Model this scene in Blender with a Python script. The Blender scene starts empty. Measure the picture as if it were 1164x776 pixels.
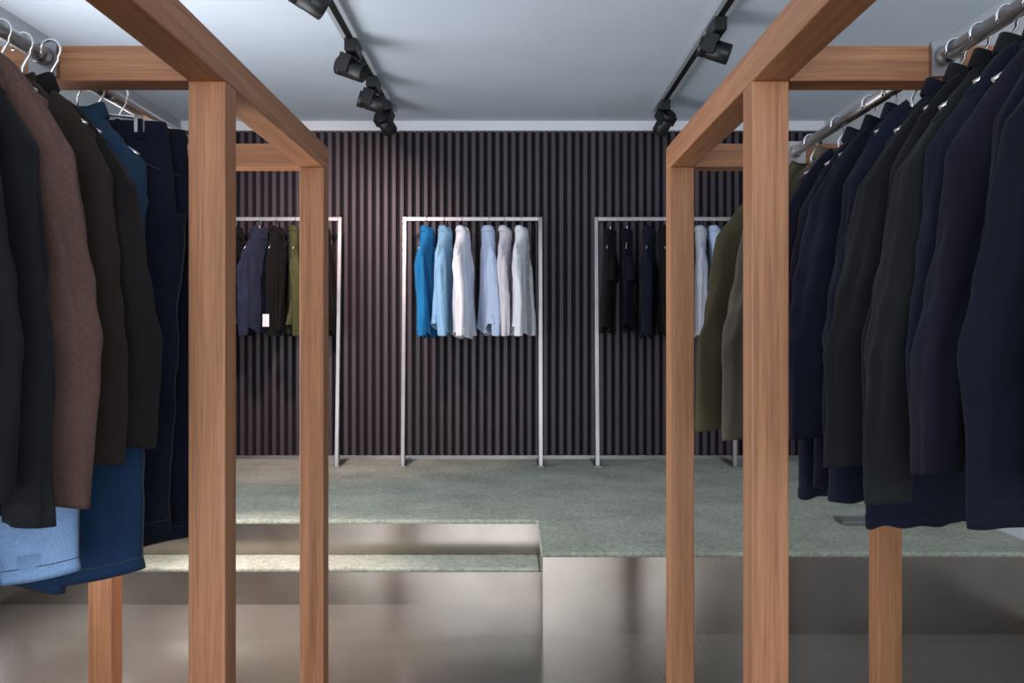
import bpy, math, random
from mathutils import Vector, Matrix, noise
random.seed(7)
scene=bpy.context.scene
scene.view_settings.view_transform='Standard'
try: scene.view_settings.look='None'
except Exception: pass
F=1035.0; CH=1.21

def lin(c):
    out=[]
    for v in c:
        v/=255.0
        out.append(v/12.92 if v<=0.04045 else ((v+0.055)/1.055)**2.4)
    return (out[0],out[1],out[2],1.0)

# ---------------------------------------------------------------- materials
def newmat(name):
    m=bpy.data.materials.new(name); m.use_nodes=True
    nt=m.node_tree; b=nt.nodes['Principled BSDF']
    return m,nt,b
def N(nt,t,**kw):
    n=nt.nodes.new(t)
    for k,v in kw.items(): setattr(n,k,v)
    return n
def coords(nt,scale=(1,1,1),offset_random=False):
    tc=N(nt,'ShaderNodeTexCoord'); mp=N(nt,'ShaderNodeMapping')
    nt.links.new(tc.outputs['Object'],mp.inputs['Vector'])
    mp.inputs['Scale'].default_value=scale
    if offset_random:
        oi=N(nt,'ShaderNodeObjectInfo'); mu=N(nt,'ShaderNodeMath',operation='MULTIPLY'); mu.inputs[1].default_value=37.0
        nt.links.new(oi.outputs['Random'],mu.inputs[0])
        cx=N(nt,'ShaderNodeCombineXYZ')
        for i in range(3): nt.links.new(mu.outputs[0],cx.inputs[i])
        nt.links.new(cx.outputs[0],mp.inputs['Location'])
    return mp.outputs['Vector']
def ramp(nt,fac,stops):
    r=N(nt,'ShaderNodeValToRGB'); el=r.color_ramp.elements
    while len(el)<len(stops): el.new(0.5)
    for e,(p,c) in zip(el,stops): e.position=p; e.color=c
    nt.links.new(fac,r.inputs['Fac']); return r.outputs['Color']
def bump(nt,b,h,strength,dist=0.01):
    bp=N(nt,'ShaderNodeBump'); bp.inputs['Strength'].default_value=strength; bp.inputs['Distance'].default_value=dist
    nt.links.new(h,bp.inputs['Height']); nt.links.new(bp.outputs['Normal'],b.inputs['Normal'])
def noise_tex(nt,vec,scale,detail=4,rough=0.5,dist=0.0):
    n=N(nt,'ShaderNodeTexNoise'); n.inputs['Scale'].default_value=scale; n.inputs['Detail'].default_value=detail
    n.inputs['Roughness'].default_value=rough; n.inputs['Distortion'].default_value=dist
    nt.links.new(vec,n.inputs['Vector']); return n.outputs['Fac']
def sc(c,k): return tuple(min(255,v*k) for v in c)

def paint(name,c,rough=0.8,var=0.02,bs=0.05):
    m,nt,b=newmat(name); v=coords(nt)
    f=noise_tex(nt,v,1.5,5)
    col=ramp(nt,f,[(0.3,lin(sc(c,1-var))),(0.7,lin(sc(c,1+var)))])
    nt.links.new(col,b.inputs['Base Color']); b.inputs['Roughness'].default_value=rough
    bump(nt,b,noise_tex(nt,v,120,3),bs,0.002); return m
def wood(name,axis):
    m,nt,b=newmat(name)
    s=[26,26,26]; s[axis]=0.8
    v=coords(nt,tuple(s),True)
    f1=noise_tex(nt,v,1.0,6,0.6,1.2)
    s2=[260,260,260]; s2[axis]=7
    v2=coords(nt,tuple(s2),True); f2=noise_tex(nt,v2,1.0,3,0.6)
    mx=N(nt,'ShaderNodeMix',data_type='FLOAT'); mx.inputs[0].default_value=0.42
    nt.links.new(f1,mx.inputs[2]); nt.links.new(f2,mx.inputs[3])
    col=ramp(nt,mx.outputs[0],[(0.33,lin((130,82,52))),(0.5,lin((164,109,72))),(0.68,lin((186,132,92)))])
    nt.links.new(col,b.inputs['Base Color']); b.inputs['Roughness'].default_value=0.5
    bump(nt,b,f2,0.15,0.001); return m
def fabric(name,c,kind='plain',var=0.18,rough=0.95,sheen=0.03):
    m,nt,b=newmat(name); v=coords(nt,(1,1,1),True)
    f=noise_tex(nt,v,3.5,4,0.6)
    if kind=='denim':
        v2=coords(nt,(700,700,160)); f2=noise_tex(nt,v2,1.0,2)
        mx=N(nt,'ShaderNodeMix',data_type='FLOAT'); mx.inputs[0].default_value=0.4
        nt.links.new(f,mx.inputs[2]); nt.links.new(f2,mx.inputs[3]); fac=mx.outputs[0]; var=0.25; h=f2; st=0.3
    elif kind=='knit':
        v2=coords(nt,(260,260,140)); h=noise_tex(nt,v2,1.0,2)
        mx=N(nt,'ShaderNodeMix',data_type='FLOAT'); mx.inputs[0].default_value=0.4
        nt.links.new(f,mx.inputs[2]); nt.links.new(h,mx.inputs[3]); fac=mx.outputs[0]; st=0.6
    else:
        fac=f; h=noise_tex(nt,v,420,2); st=0.2
    col=ramp(nt,fac,[(0.3,lin(sc(c,1-var))),(0.7,lin(sc(c,1+var)))])
    nt.links.new(col,b.inputs['Base Color']); b.inputs['Roughness'].default_value=rough
    b.inputs['Specular IOR Level'].default_value=0.15
    b.inputs['Sheen Weight'].default_value=sheen
    bump(nt,b,h,st,0.002); return m
def metal(name,c,rough,aniso=(1,1,1),var=0.1,metallic=1.0):
    m,nt,b=newmat(name); v=coords(nt,aniso)
    f=noise_tex(nt,v,3.0,6,0.6)
    col=ramp(nt,f,[(0.3,lin(sc(c,1-var))),(0.7,lin(sc(c,1+var)))])
    nt.links.new(col,b.inputs['Base Color']); b.inputs['Metallic'].default_value=metallic
    r=N(nt,'ShaderNodeMapRange'); r.inputs['To Min'].default_value=rough*0.8; r.inputs['To Max'].default_value=rough*1.25
    nt.links.new(f,r.inputs['Value']); nt.links.new(r.outputs[0],b.inputs['Roughness'])
    bump(nt,b,noise_tex(nt,v,40,3),0.04,0.002); return m

M_ceil=paint('ceiling_paint',(208,218,230),0.85)
M_wall=paint('wall_paint',(186,190,194),0.85)
M_white=paint('white_trim_paint',(228,230,235),0.6)
M_dark=paint('slat_backing_dark',(20,16,20),0.8)
WX,WY,WZ=wood('oak_grain_x',0),wood('oak_grain_y',1),wood('oak_grain_z',2)
M_steel=metal('brushed_steel',(160,156,156),0.35)
M_wire=metal('hanger_wire_steel',(235,235,238),0.22)
M_black=paint('black_powdercoat',(16,16,18),0.45)
M_alu=paint('track_grey_aluminium',(165,170,176),0.5)
def riser_mat():
    m,nt,b=newmat('riser_brushed_steel')
    f=noise_tex(nt,coords(nt),1.8,3,0.5)
    col=ramp(nt,f,[(0.3,lin((144,134,124))),(0.7,lin((184,174,164)))])
    nt.links.new(col,b.inputs['Base Color']); b.inputs['Metallic'].default_value=1.0
    r=N(nt,'ShaderNodeMapRange'); r.inputs['To Min'].default_value=0.18; r.inputs['To Max'].default_value=0.26
    nt.links.new(f,r.inputs['Value']); nt.links.new(r.outputs[0],b.inputs['Roughness'])
    b.inputs['Anisotropic'].default_value=0.4
    return m
M_riser=riser_mat()

def slat_mat():
    m,nt,b=newmat('stained_slats')
    g=N(nt,'ShaderNodeNewGeometry'); v=coords(nt,(30,30,1.2)); f=noise_tex(nt,v,1.0,4)
    mx=N(nt,'ShaderNodeMix',data_type='FLOAT'); mx.inputs[0].default_value=0.5
    nt.links.new(f,mx.inputs[2]); nt.links.new(g.outputs['Random Per Island'],mx.inputs[3])
    col=ramp(nt,mx.outputs[0],[(0.25,lin((56,46,55))),(0.75,lin((70,59,68)))])
    nt.links.new(col,b.inputs['Base Color']); b.inputs['Roughness'].default_value=0.45
    bump(nt,b,f,0.1,0.002); return m
M_slat=slat_mat()
def carpet_mat():
    m,nt,b=newmat('sage_carpet'); v=coords(nt)
    f=noise_tex(nt,v,3.0,6,0.65); f2=noise_tex(nt,v,45,7,0.95)
    mx=N(nt,'ShaderNodeMix',data_type='FLOAT'); mx.inputs[0].default_value=0.75
    nt.links.new(f,mx.inputs[2]); nt.links.new(f2,mx.inputs[3])
    col=ramp(nt,mx.outputs[0],[(0.40,lin((140,145,128))),(0.60,lin((224,229,212)))])
    nt.links.new(col,b.inputs['Base Color']); b.inputs['Roughness'].default_value=1.0
    b.inputs['Sheen Weight'].default_value=0.1; b.inputs['Specular IOR Level'].default_value=0.1
    bump(nt,b,f2,0.9,0.01); return m
M_carpet=carpet_mat()
def floor_mat():
    m,nt,b=newmat('polished_microcement'); v=coords(nt)
    f=noise_tex(nt,v,1.3,5,0.5,0.3)
    col=ramp(nt,f,[(0.3,lin((80,77,71))),(0.7,lin((96,92,85)))])
    nt.links.new(col,b.inputs['Base Color'])
    r=N(nt,'ShaderNodeMapRange'); r.inputs['To Min'].default_value=0.14; r.inputs['To Max'].default_value=0.20
    nt.links.new(f,r.inputs['Value']); nt.links.new(r.outputs[0],b.inputs['Roughness'])
    b.inputs['Specular IOR Level'].default_value=0.75
    return m
M_floor=floor_mat()

# ---------------------------------------------------------------- mesh builder
class MB:
    def __init__(s): s.v=[];s.f=[];s.m=[];s.sm=[];s.mats=[]
    def mi(s,mat):
        if mat not in s.mats: s.mats.append(mat)
        return s.mats.index(mat)
    def box(s,x0,x1,y0,y1,z0,z1,mat):
        k=len(s.v); i=s.mi(mat)
        s.v+=[(x0,y0,z0),(x1,y0,z0),(x1,y1,z0),(x0,y1,z0),(x0,y0,z1),(x1,y0,z1),(x1,y1,z1),(x0,y1,z1)]
        for q in [(0,3,2,1),(4,5,6,7),(0,1,5,4),(1,2,6,5),(2,3,7,6),(3,0,4,7)]:
            s.f.append(tuple(k+a for a in q)); s.m.append(i); s.sm.append(False)
    def loft(s,rings,mat,cap=True,smooth=True):
        k=len(s.v); i=s.mi(mat); n=len(rings[0])
        for r in rings: s.v+= [tuple(p) for p in r]
        for a in range(len(rings)-1):
            for j in range(n):
                j2=(j+1)%n
                s.f.append((k+a*n+j,k+a*n+j2,k+(a+1)*n+j2,k+(a+1)*n+j)); s.m.append(i); s.sm.append(smooth)
        if cap:
            s.f.append(tuple(k+j for j in reversed(range(n)))); s.m.append(i); s.sm.append(False)
            L=k+(len(rings)-1)*n
            s.f.append(tuple(L+j for j in range(n))); s.m.append(i); s.sm.append(False)
    def tube(s,path,r,mat,n=8,cap=True):
        path=[Vector(p) for p in path]; rings=[]
        up=None
        for i,p in enumerate(path):
            t=(path[min(i+1,len(path)-1)]-path[max(i-1,0)]).normalized()
            if up is None:
                up=Vector((0,1,0)) if abs(t.y)<0.9 else Vector((0,0,1))
            a=(up-t*up.dot(t)).normalized(); b=t.cross(a); up=a
            rr=r[i] if isinstance(r,(list,tuple)) else r
            rings.append([p+a*math.cos(2*math.pi*j/n)*rr+b*math.sin(2*math.pi*j/n)*rr for j in range(n)])
        s.loft(rings,mat,cap)
    def obj(s,name,parent=None,loc=(0,0,0),rot=0.0,bevel=0,segs=2):
        me=bpy.data.meshes.new(name); me.from_pydata(s.v,[],s.f)
        for m in s.mats: me.materials.append(m)
        me.polygons.foreach_set('material_index',s.m); me.polygons.foreach_set('use_smooth',s.sm)
        me.update()
        import bmesh
        bm=bmesh.new(); bm.from_mesh(me); bmesh.ops.recalc_face_normals(bm,faces=bm.faces); bm.to_mesh(me); bm.free()
        o=bpy.data.objects.new(name,me); scene.collection.objects.link(o)
        o.location=loc; o.rotation_euler=(0,0,rot)
        if parent: o.parent=parent
        if bevel:
            b=o.modifiers.new('bevel','BEVEL'); b.width=bevel; b.segments=segs; b.limit_method='ANGLE'
        return o
def empty(name,loc=(0,0,0)):
    e=bpy.data.objects.new(name,None); e.empty_display_size=0.1; scene.collection.objects.link(e); e.location=loc; return e
def boxobj(name,x0,x1,y0,y1,z0,z1,mat,parent=None,bevel=0):
    m=MB(); cx,cy,cz=(x0+x1)/2,(y0+y1)/2,(z0+z1)/2
    m.box(x0-cx,x1-cx,y0-cy,y1-cy,z0-cz,z1-cz,mat)
    pl=Vector(parent.location) if parent else Vector((0,0,0))
    return m.obj(name,parent,Vector((cx,cy,cz))-pl,0,bevel)

# ---------------------------------------------------------------- room
XL,XR,YF,YB,ZC=-2.30,2.16,-2.6,6.385,2.67
boxobj('floor',XL-0.2,XR+0.2,YF-0.2,YB+0.2,-0.1,0.0,M_floor)
boxobj('ceiling',XL-0.2,XR+0.2,YF-0.2,YB+0.2,ZC,ZC+0.1,M_ceil)
boxobj('wall_right',XR,XR+0.12,YF-0.12,YB+0.12,0,ZC,M_wall)
boxobj('wall_back',XL,XR,YB,YB+0.12,0,ZC,M_wall)
WY0,WY1,WZ0,WZ1=2.3,4.2,0.22,2.3
wl=MB()
wl.box(XL-0.12,XL,YF-0.12,WY0,0,ZC,M_wall); wl.box(XL-0.12,XL,WY1,YB+0.12,0,ZC,M_wall)
wl.box(XL-0.12,XL,WY0,WY1,0,WZ0,M_wall); wl.box(XL-0.12,XL,WY0,WY1,WZ1,ZC,M_wall); wl.obj('wall_left')
wf=MB()
wf.box(XL,-1.9,YF-0.12,YF,0,ZC,M_wall); wf.box(1.76,XR,YF-0.12,YF,0,ZC,M_wall)
wf.box(-1.9,1.76,YF-0.12,YF,0,0.15,M_wall); wf.box(-1.9,1.76,YF-0.12,YF,2.45,ZC,M_wall); wf.obj('wall_front')
def window(name,axis,a0,a1,z0,z1,c):
    m=MB(); t=0.05
    def bx(p0,p1,q0,q1):
        if axis=='x': m.box(p0,p1,c-0.03,c+0.03,q0,q1,M_white)
        else: m.box(c-0.03,c+0.03,p0,p1,q0,q1,M_white)
    bx(a0,a1,z0,z0+t); bx(a0,a1,z1-t,z1); bx(a0,a0+t,z0+t,z1-t); bx(a1-t,a1,z0+t,z1-t)
    mid=(a0+a1)/2; bx(mid-t/2,mid+t/2,z0+t,z1-t)
    return m.obj(name,bevel=0.004)
window('window_1','x',-1.9,1.76,0.15,2.45,YF-0.06)
window('window_2','y',WY0,WY1,WZ0,WZ1,XL-0.06)
boxobj('trim_1',XL,XR,YB-0.075,YB,2.605,ZC,M_white)

# slatted cladding
sl=MB(); zb=0.33; zt=2.603
sl.box(XL,XR,YB-0.02,YB,zb,zt,M_dark)
P=0.0555; n=int((XR-XL)/P)
for i in range(n):
    x=XL+0.01+i*P; w=0.038; y1=YB-0.02; y0=YB-0.056
    prof=[(x,y1),(x+0.003,y0+0.004),(x+0.007,y0),(x+w-0.007,y0),(x+w-0.003,y0+0.004),(x+w,y1)]
    sl.loft([[(a,b,zb) for a,b in prof],[(a,b,zt) for a,b in prof]],M_slat,True,False)
sl.obj('slatted_wall_cladding')

# platform
yR,yU,yL,xs=1035/284.0,1035/242.0,1035/256.0,0.12
H=0.33; PX0,PX1,PY1=XL+0.003,XR-0.003,YB-0.003
pl=empty('carpeted_platform',(0,5,0))
def part(mb,name,**k): return mb.obj(name,pl,(0,-5,0),**k)
m=MB()
m.box(PX0,xs,yU,PY1,0,H-0.022,M_riser); part(m,'upper_step_metal')
m=MB(); m.box(xs,PX1,yR,PY1,0,H-0.022,M_riser); part(m,'block_metal')
m=MB(); m.box(PX0,xs,yL,yU,0,0.165-0.022,M_riser); part(m,'lower_step_metal')
def slab(name,poly,z0,z1):
    mb=MB(); mb.loft([[(x,y,z0) for x,y in poly],[(x,y,z1) for x,y in poly]],M_carpet,True,False)
    part(mb,name,bevel=0.009,segs=3)
e=0.008
slab('upper_carpet',[(PX0,yU-e),(xs-e,yU-e),(xs-e,yR-e),(PX1,yR-e),(PX1,YB-0.06),(PX0,YB-0.06)],H-0.022,H)
slab('lower_carpet',[(PX0,yL-e),(xs-0.001,yL-e),(xs-0.001,yU),(PX0,yU)],0.165-0.022,0.165)
boxobj('baseboard_back',XL,XR,YB-0.085,YB-0.06,H,H+0.025,M_steel)

# ---------------------------------------------------------------- wooden racks
def wooden_rack(xi0,xi1,xo0,xo1,rx):
    ys=[0.55,1.971,3.0]; T=0.08; zt=CH+0.62; zb=CH+0.543
    r=empty('wooden_clothes_rack',((xi0+xo1)/2,1.9,0))
    for k,y in enumerate(ys):
        boxobj('inner_post_%d'%k,xi0,xi1,y,y+T,0,zb,WZ,r,0.003)
        boxobj('outer_post_%d'%k,xo0,xo1,y,y+T,0,zb,WZ,r,0.003)
        a,b=(xi1,xo0) if xi0>0 else (xo1,xi0)
        boxobj('cross_beam_%d'%k,a,b,y,y+T,zb,zt,WX,r,0.003)
    for nm,a,b in (('inner',xi0,xi1),('outer',xo0,xo1)):
        boxobj(nm+'_top_beam',a,b,ys[0],ys[-1]+T,zb,zt,WY,r,0.003)
    zr=CH+0.594
    m=MB()
    for k in range(2):
        y0=ys[k]+T; y1=ys[k+1]
        m.tube([(rx,y0+0.012,zr),(rx,y1-0.012,zr)],0.016,M_steel,20)
        m.box(rx-0.03,rx+0.03,y0,y0+0.016,zr-0.045,zr+0.03,M_steel)
        m.box(rx-0.03,rx+0.03,y1-0.016,y1,zr-0.045,zr+0.03,M_steel)
        m.tube([(rx,y0+0.016,zr),(rx,y0+0.05,zr)],0.021,M_steel,20)
        m.tube([(rx,y1-0.05,zr),(rx,y1-0.016,zr)],0.021,M_steel,20)
    m.obj('hanging_rail',r,(-r.location.x,-1.9,0))
RXL,RXR=-1.01,0.93
wooden_rack(-0.703,-0.623,-1.40,-1.32,RXL)
wooden_rack(0.518,0.598,1.203,1.283,RXR)
ZR=CH+0.594

# ---------------------------------------------------------------- garments
def interp(prof,z):
    for i in range(len(prof)-1):
        a,b=prof[i],prof[i+1]
        if z<=a[0] and z>=b[0]:
            t=(a[0]-z)/max(1e-6,(a[0]-b[0]))
            return [a[k]+(b[k]-a[k])*t for k in range(1,len(a))]
    return list(prof[-1][1:])
def spow(v,p): return math.copysign(abs(v)**p,v)
def hanger(mb,drop,hw,slope,clips=False):
    R=0.0210; path=[(0.0,0,-drop-0.015),(0,0,-0.05),(0.006,0,-0.038),(0.016,0,-0.022)]
    for a in range(-40,200,15):
        path.append((R*math.cos(math.radians(a)),0,R*math.sin(math.radians(a))))
    path.append((-R+0.001,0,-0.014))
    mb.tube(path,0.0033,M_wire,8)
    if clips:
        mb.tube([(-hw*.9,0,-drop-0.0),(-hw*.5,0,-drop+0.012),(0,0,-drop+0.02),(hw*.5,0,-drop+0.012),(hw*.9,0,-drop-0.0)],0.003,M_wire,8)
        for s in (-1,1): mb.box(s*hw*.7-0.012,s*hw*.7+0.012,-0.03,0.03,-drop-0.03,-drop+0.01,M_wire)
    else:
        p=[]
        for i in range(17):
            x=-hw*0.9+hw*1.8*i/16.0
            p.append((x,0,-drop-0.015-slope*0.9*(abs(x)/hw)**1.2))
        mb.tube(p,0.004,M_wire,8)
def garment(name,loc,mat,hw=0.18,length=0.78,thick=0.038,drop=0.09,sleeve=0.62,rot=0.0,seed=0,collar='shirt',
            flare=1.08,slv_r=0.052,slv_out=0.07,slv_y=0.030,folds=0.6,tail=0.0,trim=None,tag=False,slope=0.10):
    rnd=random.Random(seed*31+5); mb=MB(); hanger(mb,drop,hw,slope)
    z0=-drop; zs=z0-0.012-slope; zh=z0-length
    prof=[(z0,0.056,0.036),(z0-0.012,0.070,0.038),(z0-0.012-slope*0.35,hw*0.54,0.036),(z0-0.012-slope*0.7,hw*0.82,0.032),(zs,hw*0.99,0.030),
          (zs-0.05,hw*1.0,thick*0.85),(zs-0.2,hw*0.98,thick),(zs-0.4,hw*(1+(flare-1)*.5),thick*1.0),(zh,hw*flare,thick*0.95)]
    ph=rnd.uniform(0,6.3); k1=rnd.uniform(2.6,4.2); k2=rnd.uniform(6,9); so=Vector((rnd.uniform(0,50),rnd.uniform(0,50),0))
    lean=rnd.uniform(-0.015,0.015); skew=rnd.uniform(-0.02,0.02)
    def bpt(a,z,t,off=0):
        w,d=interp(prof,z); c,s=math.cos(a),math.sin(a)
        x=(w+off)*spow(c,0.75); y=(d+off)*spow(s,0.8)
        A=folds*(0.002+0.026*t**1.2)
        y+=A*math.sin(k1*x/hw+ph+t*0.8)+0.6*A*math.sin(k2*x/hw+ph*2-t)
        x*=1-0.05*t*folds
        nz=noise.noise(Vector((x*9,y*7,z*2.6))+so)
        nz2=noise.noise(Vector((x*20,y*10,z*6))+so)
        y+=0.018*folds*nz*min(1,t*4)+0.006*nz2
        x+=0.010*nz*min(1,t*3)+lean*t
        y+=skew*t
        if s<-0.3 and abs(x-0.012)<0.018 and collar!='tee': y-=0.003
        zz=z+0.010*nz2*t+0.006*math.sin(k1*x/hw+ph)*t
        if tail: zz+=tail*(min(1,abs(x)/hw)**2.2)*t**6
        return Vector((x,y,zz))
    n=72; zz=[]
    for i in range(13): zz.append(z0+(zs-z0)*i/12.0)
    K=44
    for i in range(1,K+1): zz.append(zs+(zh-zs)*i/K)
    rings=[]
    for z in zz:
        t=(z0-z)/(z0-zh); rings.append([bpt(2*math.pi*j/n,z,t) for j in range(n)])
    last=rings[-1]; c=sum(last,Vector())/n
    rings.append([Vector((c.x+(p.x-c.x)*0.975,c.y+(p.y-c.y)*0.85,p.z+0.004)) for p in last])
    rings.append([Vector((c.x+(p.x-c.x)*0.96,c.y+(p.y-c.y)*0.75,p.z+0.06)) for p in last])
    mb.loft(rings,mat,True)
    tm=trim or mat
    r2=[]
    for z in (zh+0.028,zh+0.0265,zh+0.003,zh+0.001):
        t=(z0-z)/(z0-zh); off=0.0015 if z in (zh+0.0265,zh+0.003) else -0.001
        r2.append([bpt(2*math.pi*j/n,z,t,off) for j in range(n)])
    mb.loft(r2,tm,False)
    if collar in('shirt','coat'):
        ch=0.028 if collar=='shirt' else 0.030; rc=[]; nn=40
        for (dz,sc2,fl) in ((-0.012,1.0,0),(ch*0.6,0.93,0),(ch,0.95,0),(ch*1.02,1.03,0),(ch*0.55,1.12,1),(-0.004,1.24,1),(-0.008,1.20,1)):
            ring=[]
            for j in range(nn):
                a=2*math.pi*j/nn; front=max(0,-math.sin(a))
                x=0.060*math.cos(a)*sc2; y=0.038*math.sin(a)*sc2
                z=z0+dz-0.028*front**2-(0.03*front**3 if fl else 0)
                ring.append(Vector((x,y,z)))
            rc.append(ring)
        mb.loft(rc,mat,False)
    else:
        rc=[]; nn=40
        for (dz,s2) in ((-0.012,1.08),(0.0,1.1),(0.008,1.06),(0.008,0.98),(-0.006,0.95)):
            rc.append([Vector((0.062*math.cos(2*math.pi*j/nn)*s2,0.036*math.sin(2*math.pi*j/nn)*s2,z0+dz-0.02*max(0,-math.sin(2*math.pi*j/nn)))) for j in range(nn)])
        mb.loft(rc,tm,False)
    if collar=='coat':
        for s in (-1,1):
            pts=[(0.012*s,-0.0),(0.080*s,-0.035),(0.084*s,-0.10),(0.068*s,-0.12),(0.014*s,-0.27)]
            fr=[];bk=[]
            for (x,dz) in pts:
                z=z0+dz-0.02; w,d=interp(prof,z); y=-(d+0.008)
                fr.append(Vector((x,y-0.003,z))); bk.append(Vector((x,y+0.012,z)))
            mb.loft([fr,bk],mat,True,False)
    if collar!='tee':
        for i in range(5):
            z=z0-0.12-i*(length-0.2)/5.0; t=(z0-z)/(z0-zh); p=bpt(-math.pi/2,z,t)
            mb.tube([p+Vector((0.008,-0.001,0)),p+Vector((0.008,-0.007,0))],0.006,M_black if mat.name in DARK else mat,10)
    for s in (-1,1):
        m2=36; q=[]; sw=rnd.uniform(-0.012,0.008); fw=rnd.uniform(-0.03,0.0); ph2=rnd.uniform(0,6); ph3=rnd.uniform(0,6)
        Kk=int(14+sleeve*70); bend=rnd.uniform(0.0,0.015)
        for i in range(Kk+1):
            t=i/Kk; L=sleeve*t
            g=min(1,(L/0.17))**0.5 if L>0 else 0.02
            gs=min(1,L/0.17)
            cx=hw-0.085+0.06*gs**0.8+slv_out*min(1,L/0.5)**1.1+sw*t-bend*math.sin(math.pi*t)
            cy=fw*math.sin(min(1,t)*math.pi/2)-0.02*max(0,t-0.5)+0.005*math.sin(5*t+ph2)+skew*t*0.6
            cz=zs+0.085-L
            rx=slv_r*g*(1.10-0.38*t); ry=slv_y*g*(1.15-0.30*t)
            ring=[]
            for j in range(m2):
                a=2*math.pi*j/m2
                wr=0.05*math.sin(L*60+4*math.sin(a+ph2)+2*t)*math.exp(-((t-0.55)/0.2)**2)
                wr+=0.20*noise.noise(Vector((math.cos(a)*1.8,math.sin(a)*1.8,L*6))+so+Vector((s*9,0,0)))
                wr+=0.11*math.sin(3*a+ph3+L*5)+0.05*math.sin(5*a+ph2-L*7)
                rr=1+wr*gs
                ring.append(Vector((s*(cx+rx*rr*spow(math.cos(a),0.85)),cy+ry*rr*math.sin(a),cz-0.35*rx*math.cos(a)*(1-0.6*gs))))
            q.append(ring)
        l=q[-1]; c=sum(l,Vector())/m2
        q.append([c+(p-c)*0.9+Vector((0,0,0.003)) for p in l]); q.append([c+(p-c)*0.8+Vector((0,0,0.04)) for p in l])
        mb.loft(q,mat,True)
        if sleeve>0.4 and collar!='knit':
            def shr(r,k): 
                cc=sum(r,Vector())/m2; return [cc+(p-cc)*k for p in r]
            a0=Kk-max(2,int(0.055/(sleeve/Kk)))
            cuff=[shr(q[a0],0.99)]+[shr(q[i],1.03) for i in range(a0,Kk+1)]+[shr(q[Kk],0.97)]
            mb.loft(cuff,tm,False)
    if tag:
        mb.box(-hw-0.06,-hw-0.055,-0.03,0.012,zh+0.03,zh+0.11,M_white)
    return mb.obj(name,None,loc,rot)
def trousers(name,loc,mat,hw=0.2,length=0.98,drop=0.09,rot=0.0,seed=0,leg=0.105,stitch=None,waist=0.93,taper=0.16):
    rnd=random.Random(seed*17+3); mb=MB(); hanger(mb,drop,hw*waist,0,True)
    so=Vector((rnd.uniform(0,50),0,rnd.uniform(0,50))); z0=-drop; zc=z0-0.27; zh=z0-length; n=60
    def nz(x,y,z,t): return noise.noise(Vector((x*9,y*9,z*5))+so)*0.008+noise.noise(Vector((x*20,y*10,z*14))+so)*0.003
    rings=[]
    for i in range(22):
        t=i/21.0; z=z0+(zc-z0)*t; w=hw*(waist+(1.08-waist)*t**0.7); d=0.026+0.016*t
        if t<0.12: w+=0.003; d+=0.003
        if t>0.95: w*=0.96; d*=0.85
        ring=[]
        for j in range(n):
            a=2*math.pi*j/n; x=w*spow(math.cos(a),0.7); y=d*spow(math.sin(a),0.8)
            ring.append(Vector((x,y+nz(x,y,z,t)*2,z)))
        rings.append(ring)
    mb.loft(rings,mat,True)
    for x in (-0.65,-0.35,0.35,0.65): mb.box(x*hw-0.005,x*hw+0.005,-0.036,-0.026,z0-0.045,z0,mat)
    mb.tube([(0,-0.028,z0-0.02),(0,-0.038,z0-0.02)],0.009,M_wire,12)
    st=stitch or mat
    for s in (-1,1):
        mb.tube([(s*hw*0.42,-0.034,z0-0.045),(s*hw*0.52,-0.040,z0-0.09),(s*hw*0.9,-0.03,z0-0.12)],0.0013,st,6)
    for s in (-1,1):
        q=[]; K=50; m2=40; fw=rnd.uniform(-0.02,0.02); ph=rnd.uniform(0,6); hz=rnd.uniform(-0.012,0.012)
        for i in range(K+1):
            t=i/K; z=(zc+0.05)+(zh+hz-zc-0.05)*t
            w=leg*(1.06-taper*t); d=0.038-0.006*t
            if taper<0: w=leg*(0.86+0.30*t)
            if t>0.965: w+=0.002; d+=0.002
            cx=hw*0.54-0.012*t; ring=[]
            for j in range(m2):
                a=2*math.pi*j/m2; x=cx+w*spow(math.cos(a),0.75); y=d*spow(math.sin(a),0.75)
                y+=0.012*t*math.sin(x*26+ph)+fw*t; x+=nz(x,y,z,t)
                ring.append(Vector((s*x,y+nz(x*s,y,z,t)*1.8,z+0.02*t*(x-cx)/w)))
            q.append(ring)
        l=q[-1]; c=sum(l,Vector())/m2
        q.append([c+(p-c)*0.95+Vector((0,0,0.003)) for p in l]); q.append([c+(p-c)*0.9+Vector((0,0,0.05)) for p in l])
        mb.loft(q,mat,True)
        mb.tube([q[i][0]+Vector((0,0,0)) for i in range(2,K)],0.0014,st,6)
        hem=q[K-2]; mb.tube(hem+[hem[0]],0.001,st,6)
    return mb.obj(name,None,loc,rot)

C={}
def fb(key,c,kind='plain',**k):
    C[key]=fabric('cloth_'+key,c,kind,**k); return C[key]
fb('black',(20,20,22)); fb('charcoal',(27,27,30)); fb('greenchar',(30,31,33)); fb('navy',(22,24,39)); fb('deepnavy',(16,17,29))
fb('plumnavy',(30,28,41)); fb('taupe',(88,67,60),'knit'); fb('darkbrown',(44,35,32),'knit'); fb('brownblack',(31,27,27))
fb('lightdenim',(110,136,170),'denim'); fb('middenim',(26,46,72),'denim'); fb('denimblue',(38,58,80),'denim'); fb('indigo',(22,25,40),'denim')
fb('olive',(66,60,44)); fb('olivebrown',(80,73,63)); fb('strongblue',(34,116,170),var=0.08); fb('skyblue',(140,186,218),var=0.06)
fb('white',(236,238,244),var=0.03); fb('paleblue',(182,200,228),var=0.05); fb('palepink',(226,218,226),var=0.03)
fb('slate',(40,46,66)); fb('green',(68,70,44)); fb('stitch',(66,64,64)); fb('greywhite',(188,190,202),var=0.04)
DARK={m.name for k,m in C.items() if k in('black','charcoal','greenchar','navy','deepnavy','plumnavy','taupe','darkbrown','brownblack','olive','olivebrown','slate','green')}

L=RXL; R=RXR
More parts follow.
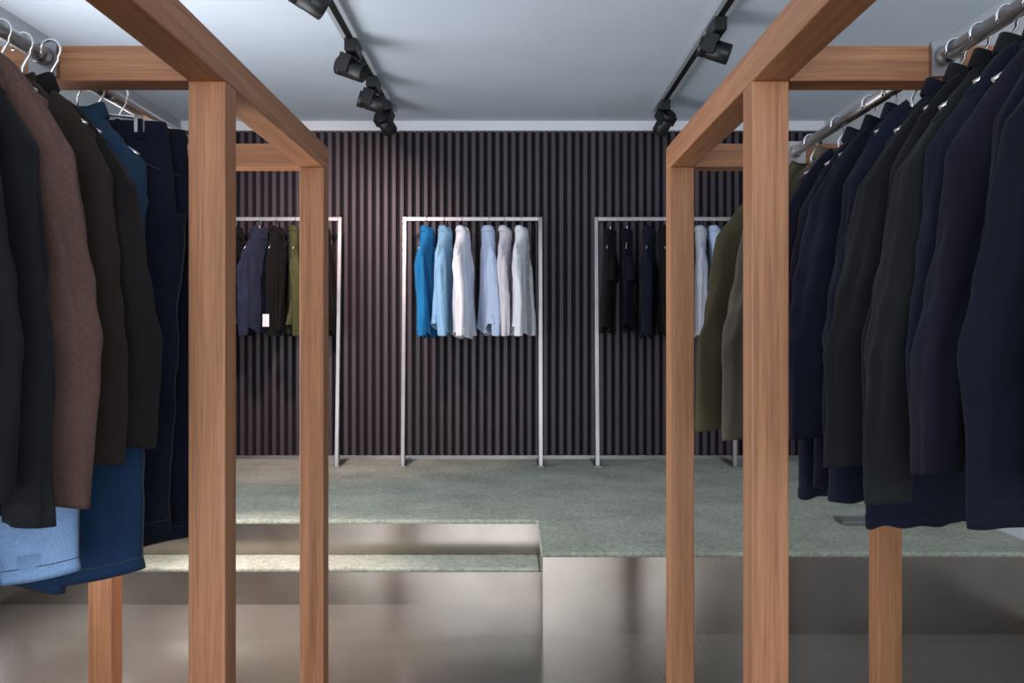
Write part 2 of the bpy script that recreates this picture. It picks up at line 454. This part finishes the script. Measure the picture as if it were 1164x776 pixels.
# left wooden rack
garment('overcoat',(L,1.36,ZR),C['black'],hw=0.19,length=0.79,seed=1,collar='coat',sleeve=0.72,slv_out=0.08)
garment('overcoat',(L,1.475,ZR),C['charcoal'],hw=0.19,length=0.79,seed=2,collar='coat',sleeve=0.78,slv_out=0.08)
garment('cardigan',(L,1.595,ZR),C['taupe'],hw=0.195,length=0.68,seed=3,collar='knit',sleeve=0.79,slope=0.085,slv_out=0.07,slv_r=0.052)
trousers('jeans',(L+0.01,1.70,ZR),C['lightdenim'],seed=4,hw=0.15,length=0.865,drop=0.19,waist=0.8,stitch=C['stitch'],leg=0.1,taper=-0.08)
garment('cardigan',(L,1.795,ZR),C['darkbrown'],hw=0.19,length=0.73,seed=5,collar='knit',sleeve=0.73,slv_out=0.06)
garment('wool_jacket',(L,1.875,ZR),C['brownblack'],hw=0.18,length=0.74,seed=6,collar='coat',sleeve=0.71,slv_out=0.085)
trousers('jeans',(L+0.035,1.92,ZR),C['middenim'],seed=7,hw=0.16,length=0.935,drop=0.19,waist=0.78,stitch=C['stitch'],taper=-0.1,leg=0.1)
garment('denim_shirt',(L,2.11,ZR),C['denimblue'],hw=0.16,length=0.68,seed=8,sleeve=0.5,slv_out=0.0,slv_r=0.045)
trousers('jeans',(L+0.01,2.19,ZR),C['indigo'],seed=9,hw=0.18,length=0.99,stitch=C['stitch'],waist=0.9)
trousers('jeans',(L+0.025,2.28,ZR),C['indigo'],seed=10,hw=0.18,length=1.03,stitch=C['stitch'],waist=0.9)
# right wooden rack
rr=[(1.13,'deepnavy',0.79,0.19,0.09),(1.24,'deepnavy',0.785,0.20,0.11),(1.34,'navy',0.77,0.18,0.08),(1.44,'plumnavy',0.765,0.19,0.105),(1.525,'navy',0.72,0.175,0.09),
    (1.62,'greenchar',0.74,0.19,0.105),(1.71,'black',0.70,0.175,0.09),(1.81,'charcoal',0.71,0.19,0.11),(1.91,'navy',0.90,0.19,0.09)]
for i,(y,c,ln,hw,so_) in enumerate(rr):
    garment('overcoat' if ln>0.77 else 'jacket',(R,y,ZR),C[c],hw=hw,length=ln,seed=20+i,collar='coat' if i%3==1 else 'shirt',sleeve=0.68+0.04*(i%3),slv_out=so_,slope=0.09+0.025*(i%2))
for i,(y,c,ln,hw) in enumerate([(2.12,'navy',0.90,0.19),(2.24,'deepnavy',0.88,0.18),(2.37,'navy',0.93,0.19)]):
    garment('overcoat',(R,y,ZR),C[c],hw=hw,length=ln,seed=40+i,collar='coat',sleeve=0.72,slv_out=0.09)
garment('field_jacket',(R,2.60,ZR),C['olivebrown'],hw=0.21,length=0.80,seed=45,collar='shirt',sleeve=0.78,slv_out=0.115)
garment('field_jacket',(R,2.84,ZR),C['olive'],hw=0.22,length=0.78,seed=46,collar='shirt',sleeve=0.78,slv_out=0.13,slv_r=0.060)

# ---------------------------------------------------------------- steel racks at the back
DR=6.05; s_=1035/DR; ZT=CH+(377-249)/s_
def steel_rack(x0,x1):
    r=empty('steel_clothes_rack',((x0+x1)/2,DR,H)); m=MB(); w=0.025
    for x in (x0,x1-w):
        yb=5.94; yt=DR
        m.loft([[(x,yb-0.02,H+0.01),(x+w,yb-0.02,H+0.01),(x+w,yb+0.03,H+0.01),(x,yb+0.03,H+0.01)],
                [(x,yt-0.016,ZT+0.013),(x+w,yt-0.016,ZT+0.013),(x+w,yt+0.02,ZT+0.013),(x,yt+0.02,ZT+0.013)]],M_steel,True,False)
        m.box(x-0.012,x+w+0.012,5.90,6.24,H,H+0.012,M_steel)
    m.box(x0+w,x1-w,DR-0.013,DR+0.013,ZT-0.013,ZT+0.013,M_steel)
    m.obj('frame',r,(-r.location.x,-DR,-H),0,0.002)
racks=[(-2.07,-1.135),(-0.73,0.195),(0.54,1.46)]
for a,b in racks: steel_rack(a,b)
def px(x): return (x-583)/s_
def shirt(p,c,ln,rot,seed,name='shirt',**k):
    garment(name,(px(p),DR,ZT),C[c],hw=k.pop('hw',0.165),length=ln,rot=math.radians(rot),seed=seed,thick=k.pop('thick',0.032),tail=k.pop('tail',0.05),
            slv_r=0.044,slv_y=k.pop('slv_y',0.031),slv_out=k.pop('slv_out',0.035),folds=0.5,drop=0.075,slope=0.15,flare=1.22,**k)
shirt(486,'strongblue',0.71,72,60); shirt(506,'skyblue',0.68,78,61); shirt(526,'white',0.72,76,62)
shirt(555,'paleblue',0.68,104,63); shirt(574,'palepink',0.69,81,64); shirt(593,'white',0.69,76,65)
shirt(268,'black',0.71,80,66,'jacket'); shirt(295,'slate',0.68,64,67,'jacket'); shirt(315,'black',0.67,84,68,'jacket',tag=True); shirt(335,'green',0.69,100,69,'jacket')
shirt(368,'black',0.67,84,75,'jacket')
shirt(694,'black',0.69,74,70,'tee_shirt',sleeve=0.26,collar='tee'); shirt(713,'deepnavy',0.68,80,71,'tee_shirt',sleeve=0.26,collar='tee')
shirt(738,'navy',0.72,74,72); shirt(756,'black',0.70,80,73)
shirt(797,'greywhite',0.72,80,74); shirt(812,'paleblue',0.67,84,76)

# ---------------------------------------------------------------- display stand on platform (right)
ds=empty('display_stand',(1.73,4.2,H))
m=MB(); m.box(-0.23,0.23,-0.06,0.06,0,0.02,M_steel); m.box(-0.02,0.02,-0.015,0.015,0.02,1.1,M_steel); m.box(-0.15,0.15,-0.015,0.015,1.1,1.13,M_steel)
m.obj('stand_frame',ds,bevel=0.003)

# ---------------------------------------------------------------- track lights
def track(x,y0,y1,heads):
    t=empty('track_light',(x,(y0+y1)/2,ZC)); off=(-x,-(y0+y1)/2,-ZC)
    m=MB(); m.box(x-0.017,x+0.017,y0,y1,ZC-0.032,ZC,M_black); m.box(x+0.017,x+0.038,y0,y1,ZC-0.035,ZC,M_alu); m.box(x-0.038,x-0.017,y0,y1,ZC-0.035,ZC,M_alu)
    m.obj('track_rail',t,off)
    for i,(y,az,tilt) in enumerate(heads):
        m=MB(); m.box(-0.028,0.028,-0.09,0.09,-0.095,-0.033,M_black)
        m.tube([(0,0,-0.095),(0,0,-0.12)],0.014,M_black,12)
        m.obj('adapter_%d'%i,t,(0,y-(y0+y1)/2,0),0,0.004)
        h=MB(); n=32
        prof=[(-0.085,0.043),(-0.082,0.047),(-0.05,0.047),(-0.048,0.042),(-0.042,0.042),(-0.04,0.047),(0.058,0.048),(0.062,0.046),(0.060,0.040),(0.02,0.03)]
        h.loft([[(r*math.cos(2*math.pi*j/n),z,r*math.sin(2*math.pi*j/n)) for j in range(n)] for z,r in prof],M_black,True)
        h.box(-0.052,0.052,-0.07,-0.01,-0.03,0.058,M_black)
        o=h.obj('head_%d'%i,t,(0,y-(y0+y1)/2,-0.165)); o.rotation_euler=(math.radians(-tilt),0,math.radians(az))
track(-0.79,2.4,5.92,[(3.56,-60,25),(4.5,-100,20),(5.15,-80,15),(5.68,-20,30)])
track(0.94,2.4,5.92,[(4.2,-100,20),(5.68,25,40)])

# ---------------------------------------------------------------- lighting
w=bpy.data.worlds.new('daylight'); scene.world=w; w.use_nodes=True
bg=w.node_tree.nodes['Background']; bg.inputs[0].default_value=(0.84,0.92,1.0,1); bg.inputs[1].default_value=1.7
def area(name,loc,rot,sx,sy,e,c):
    l=bpy.data.lights.new(name,'AREA'); l.shape='RECTANGLE'; l.size=sx; l.size_y=sy; l.energy=e; l.color=c
    o=bpy.data.objects.new(name,l); scene.collection.objects.link(o); o.location=loc; o.rotation_euler=[math.radians(a) for a in rot]; return o
area('shopfront_daylight',(-0.07,YF+0.35,1.3),(118,0,0),3.5,1.9,155,(0.88,0.94,1.0))
area('side_window_daylight',(XL+0.25,3.25,1.2),(0,-112,0),1.7,1.8,55,(0.97,0.97,1.0))
def spot(name,loc,tgt,e,c,ang=50,blend=0.8):
    l=bpy.data.lights.new(name,'SPOT'); l.energy=e; l.color=c; l.spot_size=math.radians(ang); l.spot_blend=blend; l.shadow_soft_size=0.05
    o=bpy.data.objects.new(name,l); scene.collection.objects.link(o); o.location=loc
    d=Vector(tgt)-Vector(loc); o.rotation_euler=d.to_track_quat('-Z','Y').to_euler()
spot('spot_beam_a',(-0.92,4.5,2.44),(-1.45,6.3,1.2),150,(1,0.69,0.62),90,1.0)
spot('spot_beam_c',(-0.88,3.56,2.42),(-1.15,3.45,0.0),420,(1,0.74,0.64),55,1.0)

# ---------------------------------------------------------------- camera
cam=bpy.data.cameras.new('camera'); cam.sensor_width=36; cam.lens=36*F/1164.0; cam.shift_x=-1/1164.0; cam.shift_y=-11/1164.0
cam.clip_start=0.05
co=bpy.data.objects.new('camera',cam); scene.collection.objects.link(co); co.location=(0,0,CH); co.rotation_euler=(math.radians(90),0,0)
scene.camera=co
